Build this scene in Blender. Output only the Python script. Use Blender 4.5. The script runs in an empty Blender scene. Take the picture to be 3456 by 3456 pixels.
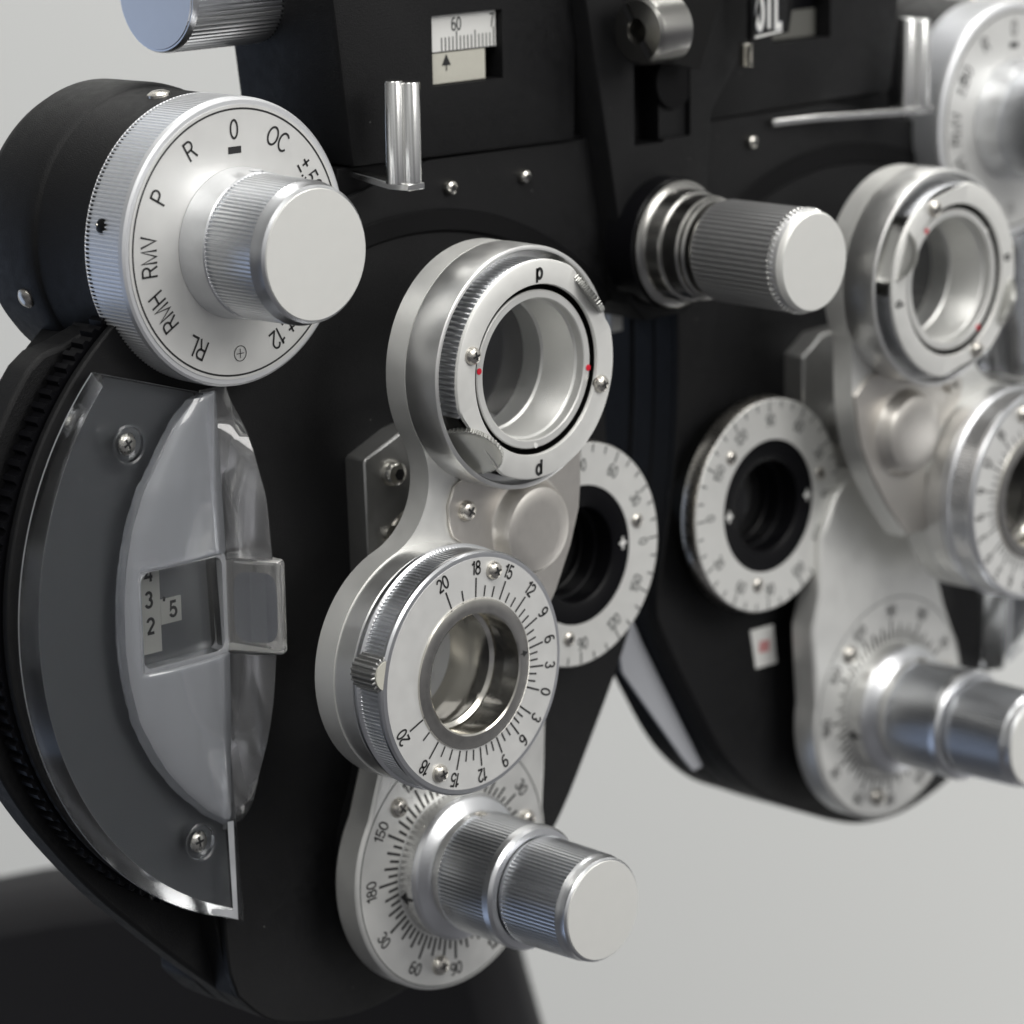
import bpy, bmesh, math, random
from mathutils import Vector, Matrix
random.seed(4)
PI = math.pi
sc = bpy.context.scene
C = sc.collection
# ------------------------------------------------------------------ camera (1 unit = 1 cm)
W = 3456.0; FL = 3.4
CAM = Vector((-48.21, -47.02, 16.84))
yaw, pit, rol = (math.radians(a) for a in (44.57, 13.312, -1.002))
fw = Vector((math.sin(yaw)*math.cos(pit), math.cos(yaw)*math.cos(pit), -math.sin(pit)))
rt = Vector((math.cos(yaw), -math.sin(yaw), 0)); up = rt.cross(fw)
rt2 = math.cos(rol)*rt + math.sin(rol)*up; up2 = -math.sin(rol)*rt + math.cos(rol)*up
cd = bpy.data.cameras.new('camera'); cam = bpy.data.objects.new('camera', cd); C.objects.link(cam)
cam.matrix_world = Matrix(((rt2.x, up2.x, -fw.x, CAM.x), (rt2.y, up2.y, -fw.y, CAM.y), (rt2.z, up2.z, -fw.z, CAM.z), (0, 0, 0, 1)))
cd.sensor_width = 36; cd.lens = 36*FL; cd.clip_start = 1; cd.clip_end = 2000
cd.dof.use_dof = True; cd.dof.focus_distance = 62.5; cd.dof.aperture_fstop = 0.145; cd.dof.aperture_blades = 7
sc.camera = cam
# ------------------------------------------------------------------ world
w = bpy.data.worlds.new('World'); sc.world = w; w.use_nodes = True
nt = w.node_tree; nt.nodes.clear()
wo = nt.nodes.new('ShaderNodeOutputWorld'); bg = nt.nodes.new('ShaderNodeBackground')
tc = nt.nodes.new('ShaderNodeTexCoord'); sp = nt.nodes.new('ShaderNodeSeparateXYZ')
mr = nt.nodes.new('ShaderNodeMapRange'); mr.inputs[1].default_value = -1; mr.inputs[2].default_value = 1
cr = nt.nodes.new('ShaderNodeValToRGB')
e = cr.color_ramp.elements
e[0].position = 0.0; e[0].color = (.10, .10, .105, 1); e[1].position = 1.0; e[1].color = (.62, .62, .60, 1)
for p, c in ((.42, (.16, .16, .17, 1)), (.5, (.38, .38, .38, 1)), (.62, (.52, .52, .51, 1)), (.8, (.40, .40, .39, 1))):
    q = e.new(p); q.color = c
nt.links.new(tc.outputs['Generated'], sp.inputs[0]); nt.links.new(sp.outputs[2], mr.inputs[0])
dp = nt.nodes.new('ShaderNodeVectorMath'); dp.operation = 'DOT_PRODUCT'; dp.inputs[1].default_value = (-.66, .75, -.05)
mz = nt.nodes.new('ShaderNodeMapRange'); mz.inputs[1].default_value = .1; mz.inputs[2].default_value = .85; mz.inputs[3].default_value = 1; mz.inputs[4].default_value = .38
nm = nt.nodes.new('ShaderNodeTexNoise'); nm.inputs['Scale'].default_value = 2.2; nm.inputs['Detail'].default_value = 2
mn = nt.nodes.new('ShaderNodeMapRange'); mn.inputs[1].default_value = .35; mn.inputs[2].default_value = .65; mn.inputs[3].default_value = .55; mn.inputs[4].default_value = 1.35
mu = nt.nodes.new('ShaderNodeMath'); mu.operation = 'MULTIPLY'; sc_ = nt.nodes.new('ShaderNodeVectorMath'); sc_.operation = 'SCALE'
nt.links.new(tc.outputs['Generated'], dp.inputs[0]); nt.links.new(dp.outputs['Value'], mz.inputs[0]); nt.links.new(tc.outputs['Generated'], nm.inputs['Vector'])
nt.links.new(nm.outputs[0], mn.inputs[0]); nt.links.new(mn.outputs[0], mu.inputs[0]); nt.links.new(mz.outputs[0], mu.inputs[1])
nt.links.new(mr.outputs[0], cr.inputs[0]); nt.links.new(cr.outputs[0], sc_.inputs[0]); nt.links.new(mu.outputs[0], sc_.inputs['Scale']); nt.links.new(sc_.outputs[0], bg.inputs[0]); bg.inputs[1].default_value = 0.78
nt.links.new(bg.outputs[0], wo.inputs[0])
# ------------------------------------------------------------------ lamps
def area(name, loc, tgt, sx, sy, power, col):
    l = bpy.data.lights.new(name, 'AREA'); l.shape = 'RECTANGLE'; l.size = sx; l.size_y = sy; l.energy = power; l.color = col
    o = bpy.data.objects.new(name, l); C.objects.link(o); o.location = loc
    o.rotation_euler = (Vector(tgt)-Vector(loc)).to_track_quat('-Z', 'Y').to_euler()
area('ceiling_lamp', (-70, -60, 150), (0, 0, 0), 60, 100, 105000, (1, .985, .95))
area('ceiling_lamp', (40, -150, 90), (0, 0, 0), 90, 90, 110000, (1, .98, .95))
area('window_light', (-60, 98, -38), (-6, 0, 4), 90, 110, 15500, (.55, .70, 1))
area('wall_fill', (130, -40, -70), (150, 60, -50), 80, 80, 56000, (1, .99, .97))  # added fill without a fixture, evens out the lower wall
area('wall_fill', (60, 30, 160), (150, 130, 0), 120, 60, 265000, (1, .985, .95))  # added fill from above, only to light the wall
sc.view_settings.view_transform = 'Standard'; sc.view_settings.look = 'None'
sc.view_settings.exposure = 0.52; sc.view_settings.gamma = 1
sc.cycles.max_bounces = 10; sc.cycles.transmission_bounces = 8; sc.cycles.transparent_max_bounces = 12
sc.cycles.use_denoising = True

def P(px, py, Y):                                   # point of the photograph on the real plane y = Y
    d = rt2*((px-W/2)/(FL*W)) - up2*((py-W/2)/(FL*W)) + fw
    return CAM + d*((Y-CAM.y)/d.y)
# ------------------------------------------------------------------ materials
def mat(name, col, metal=0, rough=.5, noise=0, nscale=20, bump=0, bscale=300, aniso=0, radial=False, spec=.5, rvar=0, stretch=None):
    m = bpy.data.materials.new(name); m.use_nodes = True; n = m.node_tree; b = n.nodes['Principled BSDF']
    b.inputs['Base Color'].default_value = (*col, 1); b.inputs['Metallic'].default_value = metal
    b.inputs['Roughness'].default_value = rough; b.inputs['Specular IOR Level'].default_value = spec
    if aniso: b.inputs['Anisotropic'].default_value = aniso
    tcn = n.nodes.new('ShaderNodeTexCoord'); src = tcn.outputs['Object']
    if stretch:
        mp = n.nodes.new('ShaderNodeMapping'); mp.inputs['Scale'].default_value = stretch
        n.links.new(src, mp.inputs[0]); src = mp.outputs[0]
    if noise or rvar:
        t = n.nodes.new('ShaderNodeTexNoise'); t.inputs['Scale'].default_value = nscale; t.inputs['Detail'].default_value = 6
        n.links.new(src, t.inputs['Vector'])
    if noise:
        mx = n.nodes.new('ShaderNodeMix'); mx.data_type = 'RGBA'
        mx.inputs['A'].default_value = (*[c*(1-noise) for c in col], 1); mx.inputs['B'].default_value = (*[min(1, c*(1+noise)) for c in col], 1)
        n.links.new(t.outputs[0], mx.inputs[0]); n.links.new(mx.outputs['Result'], b.inputs['Base Color'])
    if rvar:
        r = n.nodes.new('ShaderNodeMapRange'); r.inputs[1].default_value = .3; r.inputs[2].default_value = .7
        r.inputs[3].default_value = max(.02, rough-rvar); r.inputs[4].default_value = rough+rvar
        n.links.new(t.outputs[0], r.inputs[0]); n.links.new(r.outputs[0], b.inputs['Roughness'])
    if bump:
        t2 = n.nodes.new('ShaderNodeTexNoise'); t2.inputs['Scale'].default_value = bscale; t2.inputs['Detail'].default_value = 3
        n.links.new(src, t2.inputs['Vector'])
        bp = n.nodes.new('ShaderNodeBump'); bp.inputs['Strength'].default_value = bump; bp.inputs['Distance'].default_value = .01
        n.links.new(t2.outputs[0], bp.inputs['Height']); n.links.new(bp.outputs[0], b.inputs['Normal'])
    return m
M = {}
M['black'] = mat('black_paint', (.0060, .0061, .0068), 0, .54, .35, 5, 1.0, 45, spec=.22, rvar=.06)
M['black2'] = mat('black_paint_fine', (.005, .005, .0055), 0, .48, .15, 5, .3, 90, spec=.10)
M['gloss'] = mat('black_gloss', (.004, .004, .005), 0, .34, 0, 5, .1, 30, spec=.12)
M['pit'] = mat('deep_black', (.003, .003, .003), 0, .5, spec=.2)
M['face'] = mat('anodized_face', (.70, .70, .68), .35, .42, .03, 4, .12, 160, rvar=.05)
M['dial'] = mat('brushed_dial', (.74, .74, .725), .5, .42, .03, 3, .15, 160, rvar=.04)
M['knurl'] = mat('knurled_aluminium', (.72, .73, .75), 1, .30, .04, 8)
M['satin_knurl'] = mat('satin_knurl', (.80, .81, .83), .8, .42, .03, 8)
M['barrel'] = mat('turned_aluminium', (.74, .74, .73), .9, .34, .04, 3, rvar=.04)
M['plate'] = mat('satin_aluminium', (.74, .74, .72), .6, .38, .05, 2, .1, 160, rvar=.06)
M['warm'] = mat('brushed_nickel_plate', (.60, .575, .54), .85, .36, .07, 5, .15, 50, rvar=.06, stretch=(12, 1, 1))
M['nickel'] = mat('polished_nickel', (.68, .66, .61), 1, .16, .05, 8, rvar=.04)
M['nickel2'] = mat('nickel_satin', (.60, .575, .53), 1, .28, .05, 8, rvar=.04)
M['collar'] = mat('turned_steel', (.36, .355, .34), 1, .24)
M['grip'] = mat('drawn_aluminium', (.72, .72, .71), 1, .20, .05, 2, stretch=(6, 6, .2))
M['wheel'] = mat('wheel_nickel', (.50, .50, .48), .95, .32)
M['bright'] = mat('bright_edge', (.86, .86, .85), 1, .2)
M['steel'] = mat('dark_steel', (.36, .36, .355), .85, .36, .05, 6, rvar=.06)
M['gun'] = mat('grey_anodized', (.38, .38, .385), .7, .40)
M['ink'] = mat('black_ink', (.012, .012, .013), 0, .5)
M['ink2'] = mat('grey_ink', (.05, .055, .055), 0, .5)
M['red'] = mat('red_dot', (.6, .01, .03), 0, .3)
M['white'] = mat('white_enamel', (.72, .72, .70), 0, .45)
M['cream'] = mat('cream_scale', (.50, .49, .43), 0, .45, .05, 10)
M['drum'] = mat('number_drum', (.40, .40, .375), 0, .5)
M['blueface'] = mat('anodized_cap', (.72, .73, .75), .9, .36, .02, 4)
M['cap'] = mat('knob_cap', (.74, .74, .715), .35, .46, .018, 4, .2, 160, rvar=.02)
M['edge'] = mat('cut_acrylic_edge_glint', (.36, .37, .39), 0, .35, .3, 2)
M['haze'] = mat('shield_haze', (.075, .077, .08), 0, .45, .1, 8)  # grey tone stands for reflected wall haze on the shield
M['frost'] = mat('frosted_acrylic', (.22, .228, .24), 0, .38, .06, 1.5, .2, 120, spec=.5, rvar=.05, stretch=(2, 1, .3))
M['dim'] = mat('shaded_scale', (.11, .11, .10), 0, .5)  # cream scale darkened for the shade in its recess
M['yellow'] = mat('old_grease', (.35, .27, .04), 0, .4)
M['wall'] = mat('painted_wall', (.545, .55, .54), 0, .8, .015, .02)
M['vinyl'] = mat('dark_vinyl', (.006, .006, .008), 0, .6, spec=.25)
M['barc'] = mat('grey_plastic', (.38, .39, .42), 0, .4)
def dust(m):
    n = m.node_tree; b = n.nodes['Principled BSDF']; t = n.nodes.new('ShaderNodeTexCoord'); v = n.nodes.new('ShaderNodeTexVoronoi'); v.inputs['Scale'].default_value = 1.7
    r = n.nodes.new('ShaderNodeMapRange'); r.inputs[1].default_value = .012; r.inputs[2].default_value = .028; r.inputs[3].default_value = .35; r.inputs[4].default_value = 0
    x = n.nodes.new('ShaderNodeMix'); x.data_type = 'RGBA'; x.inputs['B'].default_value = (.5, .5, .48, 1)
    src = b.inputs['Base Color'].links[0].from_socket
    n.links.new(t.outputs['Object'], v.inputs['Vector']); n.links.new(v.outputs['Distance'], r.inputs[0]); n.links.new(r.outputs[0], x.inputs[0])
    n.links.new(src, x.inputs['A']); n.links.new(x.outputs['Result'], b.inputs['Base Color'])
dust(M['black'])
def glassmat(name, col=(1, 1, 1), rough=.03, ior=1.49):
    m = bpy.data.materials.new(name); m.use_nodes = True; b = m.node_tree.nodes['Principled BSDF']
    b.inputs['Base Color'].default_value = (*col, 1); b.inputs['Transmission Weight'].default_value = 1
    b.inputs['Roughness'].default_value = rough; b.inputs['IOR'].default_value = ior
    return m
M['acrylic'] = glassmat('clear_acrylic', (.95, .97, .99), .13)
M['prism'] = glassmat('prism_acrylic', (.95, .97, 1), .10)
def facet(name, col, tr, rough, coat):
    m = mat(name, col, 0, rough, .08, 1.2, stretch=(3, 1, .35)); b = m.node_tree.nodes['Principled BSDF']
    b.inputs['Transmission Weight'].default_value = tr; b.inputs['IOR'].default_value = 1.49
    b.inputs['Coat Weight'].default_value = coat; b.inputs['Coat Roughness'].default_value = .09
    return m
M['frost'] = facet('milled_acrylic', (.56, .58, .62), .70, .24, 1)
M['block'] = facet('block_acrylic', (1, 1, 1), .90, .06, 1)
M['blockwin'] = facet('block_window', (.72, .76, .84), .92, .05, 1)
M['ridge'] = facet('clear_ridge', (.96, .97, 1), .95, .12, 1)
def sheetmat(name, tint, refl):                    # thin coated lens
    m = bpy.data.materials.new(name); m.use_nodes = True; n = m.node_tree; n.nodes.clear()
    o = n.nodes.new('ShaderNodeOutputMaterial'); t = n.nodes.new('ShaderNodeBsdfTransparent'); g = n.nodes.new('ShaderNodeBsdfGlossy')
    g.inputs['Roughness'].default_value = .06; t.inputs[0].default_value = (*tint, 1)
    x = n.nodes.new('ShaderNodeMixShader'); x.inputs[0].default_value = refl
    n.links.new(t.outputs[0], x.inputs[1]); n.links.new(g.outputs[0], x.inputs[2]); n.links.new(x.outputs[0], o.inputs[0])
    return m
M['lens'] = sheetmat('lens_glass', (.92, .93, .94), .075)
M['lens2'] = sheetmat('lens_glass_clear', (.95, .95, .95), .08)
# ------------------------------------------------------------------ object helpers
WL = {}
def thing(name, label, cat, loc, group=None):
    o = bpy.data.objects.new(name, None); C.objects.link(o); o.location = loc; o.empty_display_size = 1
    o['label'] = label; o['category'] = cat
    if group: o['group'] = group
    WL[o] = Vector(loc); return o
def link(name, me, m, parent=None, smooth=True, angle=32, bevel=0, label=None, seg=2):
    if smooth:
        me.shade_smooth(); me.set_sharp_from_angle(angle=math.radians(angle))
    vs = [v.co for v in me.vertices]
    lo = Vector((min(v[i] for v in vs) for i in range(3))); hi = Vector((max(v[i] for v in vs) for i in range(3)))
    c = (lo+hi)/2
    me.transform(Matrix.Translation(-c))
    o = bpy.data.objects.new(name, me); C.objects.link(o)
    if m is not None: me.materials.append(M[m])
    WL[o] = c
    if parent: o.parent = parent; o.location = c-WL[parent]
    else: o.location = c
    if bevel:
        b = o.modifiers.new('bevel', 'BEVEL'); b.width = bevel; b.segments = seg; b.limit_method = 'ANGLE'; b.angle_limit = math.radians(40)
        b.harden_normals = False
    if label: o['label'] = label
    return o
def spline(p, n=6):
    out = []
    for i in range(len(p)-1):
        a, b, c, d = p[max(i-1, 0)], p[i], p[i+1], p[min(i+2, len(p)-1)]
        for k in range(n):
            t = k/n; f = lambda j: .5*(2*b[j]+(c[j]-a[j])*t+(2*a[j]-5*b[j]+4*c[j]-d[j])*t*t+(3*b[j]-a[j]-3*c[j]+d[j])*t**3)
            out.append((f(0), f(1)))
    return out+[p[-1]]
def tomesh(bm, name='m'):
    bmesh.ops.recalc_face_normals(bm, faces=bm.faces)
    me = bpy.data.meshes.new(name); bm.to_mesh(me); bm.free(); return me
AX = {'y': (Vector((1, 0, 0)), Vector((0, 0, 1)), Vector((0, 1, 0))),      # u, v, axis
      'x': (Vector((0, 1, 0)), Vector((0, 0, 1)), Vector((1, 0, 0))),
      'z': (Vector((1, 0, 0)), Vector((0, 1, 0)), Vector((0, 0, 1)))}
def lathe(bm, c, prof, n=128, axis='y', closed=False, frame=None):
    """prof: (radius, position along axis[, tooth depth]); revolved about the axis through c"""
    u, v, a = frame or AX[axis]; c = Vector(c); rings = []
    for p in prof:
        r, t = p[0], p[1]; k = p[2] if len(p) > 2 else 0
        if r < 1e-6: rings.append([bm.verts.new(c+a*t)])
        else: rings.append([bm.verts.new(c+a*t+(u*math.cos(2*PI*i/n)+v*math.sin(2*PI*i/n))*(r-(k if i % 4 > 1 else 0))) for i in range(n)])
    prs = list(zip(rings, rings[1:])) + ([(rings[-1], rings[0])] if closed else [])
    for A, B in prs:
        if len(A) == 1 and len(B) == 1: continue
        for i in range(n):
            j = (i+1) % n
            if len(A) == 1: bm.faces.new((A[0], B[i], B[j]))
            elif len(B) == 1: bm.faces.new((A[i], A[j], B[0]))
            else: bm.faces.new((A[i], A[j], B[j], B[i]))
    return bm
def rev(name, c, prof, m, parent, n=128, axis='y', closed=False, **kw):
    bm = bmesh.new(); fr = kw.pop('frame', None); lathe(bm, c, prof, n, axis, closed, fr)
    return link(name, tomesh(bm), m, parent, **kw)
def poly(bm, pts, y0, y1):
    """pts (x,z) outline extruded along y"""
    A = [bm.verts.new((x, y0, z)) for x, z in pts]; B = [bm.verts.new((x, y1, z)) for x, z in pts]
    bm.faces.new(A); bm.faces.new(B[::-1]); n = len(pts)
    for i in range(n): bm.faces.new((A[i], B[i], B[(i+1) % n], A[(i+1) % n]))
def ext(name, pts, y0, y1, m, parent, bevel=.03, **kw):
    bm = bmesh.new(); poly(bm, pts, y0, y1)
    return link(name, tomesh(bm), m, parent, bevel=bevel, **kw)
def box(name, lo, hi, m, parent, bevel=.03, **kw):
    return ext(name, [(lo[0], lo[2]), (hi[0], lo[2]), (hi[0], hi[2]), (lo[0], hi[2])], lo[1], hi[1], m, parent, bevel, **kw)
def arc(cx, cz, r, a0, a1, n=24):                  # angles in degrees, counter-clockwise from +x
    return [(cx+r*math.cos(math.radians(a0+(a1-a0)*i/n)), cz+r*math.sin(math.radians(a0+(a1-a0)*i/n))) for i in range(n+1)]
def smoothpts(pts, it=2):
    for _ in range(it):
        q = []
        for i in range(len(pts)):
            a, b = pts[i], pts[(i+1) % len(pts)]
            q += [(a[0]*.75+b[0]*.25, a[1]*.75+b[1]*.25), (a[0]*.25+b[0]*.75, a[1]*.25+b[1]*.75)]
        pts = q
    return pts
def cut(o, c, s):                                  # boolean box pocket
    bm = bmesh.new(); bmesh.ops.create_cube(bm, size=1); bmesh.ops.scale(bm, vec=s, verts=bm.verts); bmesh.ops.translate(bm, vec=Vector(c), verts=bm.verts)
    cutter(o, tomesh(bm))
def cutter(o, me):
    k = bpy.data.objects.new('cut', me); C.objects.link(k)
    b = o.modifiers.new('b', 'BOOLEAN'); b.object = k; b.operation = 'DIFFERENCE'; b.solver = 'EXACT'
    bpy.context.view_layer.update()
    dg = bpy.context.evaluated_depsgraph_get(); me2 = bpy.data.meshes.new_from_object(o.evaluated_get(dg))
    o.modifiers.clear(); o.data = me2; bpy.data.objects.remove(k)
    me2.shade_smooth(); me2.set_sharp_from_angle(angle=math.radians(30))
# text
TC = {}
def E(cx, cy, rx, ry, a0, a1, n=22):
    return [(cx+rx*math.cos(math.radians(a0+(a1-a0)*i/n)), cy+ry*math.sin(math.radians(a0+(a1-a0)*i/n))) for i in range(n+1)]
GL = {                                              # sans-serif capitals and digits as strokes: advance width, strokes
 '0': (.64, [E(.3, .5, .24, .45, 0, 360, 32)]), '1': (.46, [[(.08, .76), (.26, .80), (.33, 1)], [(.33, 1), (.33, 0)]]),
 '2': (.62, [E(.29, .70, .23, .25, 170, -28)+[(.07, .05)], [(.03, .05), (.55, .05)]]),
 '3': (.62, [E(.28, .73, .20, .22, 160, -80), E(.28, .29, .23, .24, 88, -165)]),
 '4': (.64, [[(.45, 0), (.45, .99), (.05, .30), (.60, .30)]]), '5': (.62, [[(.52, .95), (.15, .95), (.10, .50)]+E(.28, .32, .24, .27, 130, -160)]),
 '6': (.64, [E(.30, .31, .23, .26, 0, 360, 28), E(.34, .48, .27, .47, 62, 195)]), '9': (.64, [E(.30, .69, .23, .26, 0, 360, 28), E(.26, .52, .27, .47, 242, 375)]),
 '7': (.60, [[(.04, .95), (.55, .95), (.36, .55), (.24, 0)]]), '8': (.64, [E(.30, .75, .19, .20, 0, 360, 24), E(.30, .29, .24, .25, 0, 360, 24)]),
 'R': (.75, [[(.08, 0), (.08, 1)], [(.08, .95), (.36, .95)]+E(.36, .72, .22, .23, 85, -85)+[(.08, .49)], [(.38, .49), (.62, 0)]]),
 'P': (.66, [[(.08, 0), (.08, 1)], [(.08, .95), (.36, .95)]+E(.36, .71, .22, .24, 85, -85)+[(.08, .47)]]),
 'M': (.94, [[(.07, 0), (.07, .97), (.40, .04), (.73, .97), (.73, 0)]]), 'V': (.68, [[(.01, 1), (.31, .05), (.61, 1)]]),
 'H': (.74, [[(.07, 0), (.07, 1)], [(.62, 0), (.62, 1)], [(.07, .52), (.62, .52)]]), 'L': (.56, [[(.07, 1), (.07, .05), (.52, .05)]]),
 'O': (.86, [E(.38, .5, .34, .45, 0, 360, 32)]), 'C': (.76, [E(.38, .5, .34, .45, 42, 318, 30)]), 'I': (.26, [[(.1, 0), (.1, 1)]]),
 'D': (.72, [[(.08, .05), (.08, .95), (.28, .95)]+E(.28, .5, .32, .45, 85, -85)+[(.08, .05)]]),
 'p': (.6, [[(.08, .70), (.08, -.24)], E(.30, .34, .22, .32, 0, 360, 28)]), 'd': (.6, [[(.52, 1), (.52, 0)], E(.30, .34, .22, .32, 0, 360, 28)]),
 '±': (.64, [[(.05, .62), (.55, .62)], [(.3, .88), (.3, .36)], [(.05, .10), (.55, .10)]]), '.': (.28, [[(.12, 0), (.12, .14)]]), "'": (.2, [[(.1, 1), (.06, .72)]]),
}
def glyph(s, bold):
    if (s, bold) in TC: return TC[(s, bold)]
    V, F = [], []; x0 = 0; h = bold/2
    for ch_ in s:
        adv, st = GL[ch_]
        for line in st:
            pt = [Vector(p)+Vector((x0, 0)) for p in line]; closed = (pt[0]-pt[-1]).length < 1e-4; m = len(pt); b0 = len(V)
            if closed: pt = pt[:-1]; m -= 1
            for i in range(m):
                a = pt[i-1] if (i or closed) else None; c = pt[(i+1) % m] if (i < m-1 or closed) else None
                d1 = (pt[i]-a).normalized() if a is not None else None; d2 = (c-pt[i]).normalized() if c is not None else None
                d1 = d1 if d1 is not None else d2; d2 = d2 if d2 is not None else d1
                n1 = Vector((-d1.y, d1.x)); n2 = Vector((-d2.y, d2.x)); mm = n1+n2
                if mm.length < .3: mm = n1
                mm.normalize(); k = min(1.9, 1/max(.3, mm.dot(n1)))
                V += [tuple(pt[i]+mm*h*k), tuple(pt[i]-mm*h*k)]
            for i in range(m if closed else m-1):
                j = (i+1) % m; F.append((b0+2*i, b0+2*i+1, b0+2*j+1, b0+2*j))
        x0 += adv
    xs_ = [v[0] for v in V]; xm = (min(xs_)+max(xs_))/2
    TC[(s, bold)] = ([(x-xm, y-.5) for x, y in V], F); return TC[(s, bold)]
def put(bm, s, x, y, z, size, ang=0, xs=1.0, bold=.13, th=0):
    """lettering facing -y, size = cap height; ang = clockwise turn in degrees"""
    vs, fs = glyph(s, bold); a = math.radians(ang); ca, sa = math.cos(a), math.sin(a)
    V = []
    for u, v in vs:
        u *= size*xs; v *= size
        V.append(bm.verts.new((x+u*ca+v*sa, y, z-u*sa+v*ca)))
    for f in fs: bm.faces.new([V[i] for i in f])
def bar(bm, x, y, z, w, h, ang=0):
    a = math.radians(ang); ca, sa = math.cos(a), math.sin(a)
    bm.faces.new([bm.verts.new((x+u*ca+v*sa, y, z-u*sa+v*ca)) for u, v in ((-w/2, -h/2), (w/2, -h/2), (w/2, h/2), (-w/2, h/2))])
def pol(c, r, deg):                                # clockwise from top
    a = math.radians(deg); return c[0]+r*math.sin(a), c[1]+r*math.cos(a)
def tick(bm, c, y, r0, r1, deg, w):
    x, z = pol(c, (r0+r1)/2, deg); bar(bm, x, y, z, w, r1-r0, deg)
def tri(bm, x, y, z, s, ang):
    a = math.radians(ang); ca, sa = math.cos(a), math.sin(a)
    f = lambda u, v: bm.verts.new((x+u*ca+v*sa, y, z-u*sa+v*ca))
    bm.faces.new([f(-s*.6, -s*.3), f(s*.6, -s*.3), f(0, s*.8)]); bm.faces.new([f(-s*.08, -s*.8), f(s*.08, -s*.8), f(s*.08, -s*.3), f(-s*.08, -s*.3)])
def inkobj(name, bm, m, parent):
    """printed marks become faces of the part they are printed on"""
    me = bpy.data.meshes.new('ink'); bm.to_mesh(me); bm.free(); me.transform(Matrix.Translation(-WL[parent]))
    mt = m if not isinstance(m, str) else M[m]; d = parent.data
    names = [q.name for q in d.materials]
    if mt.name not in names: d.materials.append(mt); names.append(mt.name)
    b = bmesh.new(); b.from_mesh(d); k = len(b.faces); b.from_mesh(me); b.faces.ensure_lookup_table()
    for f in b.faces[k:]: f.material_index = names.index(mt.name); f.smooth = False
    b.to_mesh(d); b.free(); return parent
def screw(c, r, parent, kind='cross', m='nickel', frame=None, ang=20, h=None):
    h = h or r*.55
    u, v, a = frame or AX['y']
    bm = bmesh.new()
    lathe(bm, c, [(r*.97, h*.35), (r, 0), (r*.95, -h*.45), (r*.78, -h*.85), (r*.5, -h*1.05), (0, -h*1.1)], 28, frame=(u, v, a))
    o = link('screw', tomesh(bm), m, parent)
    bm = bmesh.new(); cc = Vector(c)-a*(h*1.1+.004)
    if kind == 'cross':
        for t in (0, 90):
            g = math.radians(ang+t); d = u*math.cos(g)+v*math.sin(g); e_ = u*-math.sin(g)+v*math.cos(g)
            k0 = cc-a*(.001 if t else 0)
            bm.faces.new([bm.verts.new(k0+d*(r*.5*i)+e_*(r*.11*j)) for i, j in ((-1, -1), (1, -1), (1, 1), (-1, 1))])
    else:
        bm.faces.new([bm.verts.new(cc+(u*math.cos(PI/3*i)+v*math.sin(PI/3*i))*r*.45) for i in range(6)])
    me = bpy.data.meshes.new('slot'); bm.to_mesh(me); bm.free()
    # recess is drawn into the head's own mesh as a dark second material
    me.transform(Matrix.Translation(-WL[o])); b2 = bmesh.new(); b2.from_mesh(o.data); k = len(b2.faces)
    b2.from_mesh(me); b2.faces.ensure_lookup_table()
    for f in b2.faces[k:]: f.material_index = 1
    b2.to_mesh(o.data); b2.free(); o.data.materials.append(M['ink'])
    return o

# ================================================================== SETTING
bm = bmesh.new()
cx, cy = CAM.x+fw.x*185, CAM.y+fw.y*185
pts = [(-260, -160), (260, -160), (260, 160), (-260, 160)]
bm.faces.new([bm.verts.new((cx+rt.x*a, cy+rt.y*a, b)) for a, b in pts])
wl = link('wall', tomesh(bm), 'wall', None, smooth=False); wl['kind'] = 'structure'
# dark padded chair back, out of focus behind the instrument
bm = bmesh.new()
def WV(px, py, d):
    return CAM+(rt2*((px-W/2)/(FL*W))-up2*((py-W/2)/(FL*W))+fw)*d
cp = [(-900, 3080), (-300, 3000), (0, 2952), (150, 2922), (500, 2880), (900, 2860), (1400, 2880), (1650, 2960), (1730, 3080), (1780, 3260), (1835, 3456), (1990, 4100), (-900, 4100)]
A = [bm.verts.new(WV(x, y, 84)) for x, y in cp]; B = [bm.verts.new(WV(x, y+30, 90)) for x, y in cp]
bm.faces.new(A); bm.faces.new(B[::-1])
for i in range(len(cp)): bm.faces.new((A[i], B[i], B[(i+1) % len(cp)], A[(i+1) % len(cp)]))
ch = link('chair_back', tomesh(bm), 'vinyl', None, bevel=1.5, seg=4)
ch['label'] = 'dark padded chair back, out of focus behind the lens heads, against the pale wall'; ch['category'] = 'chair back'

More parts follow.
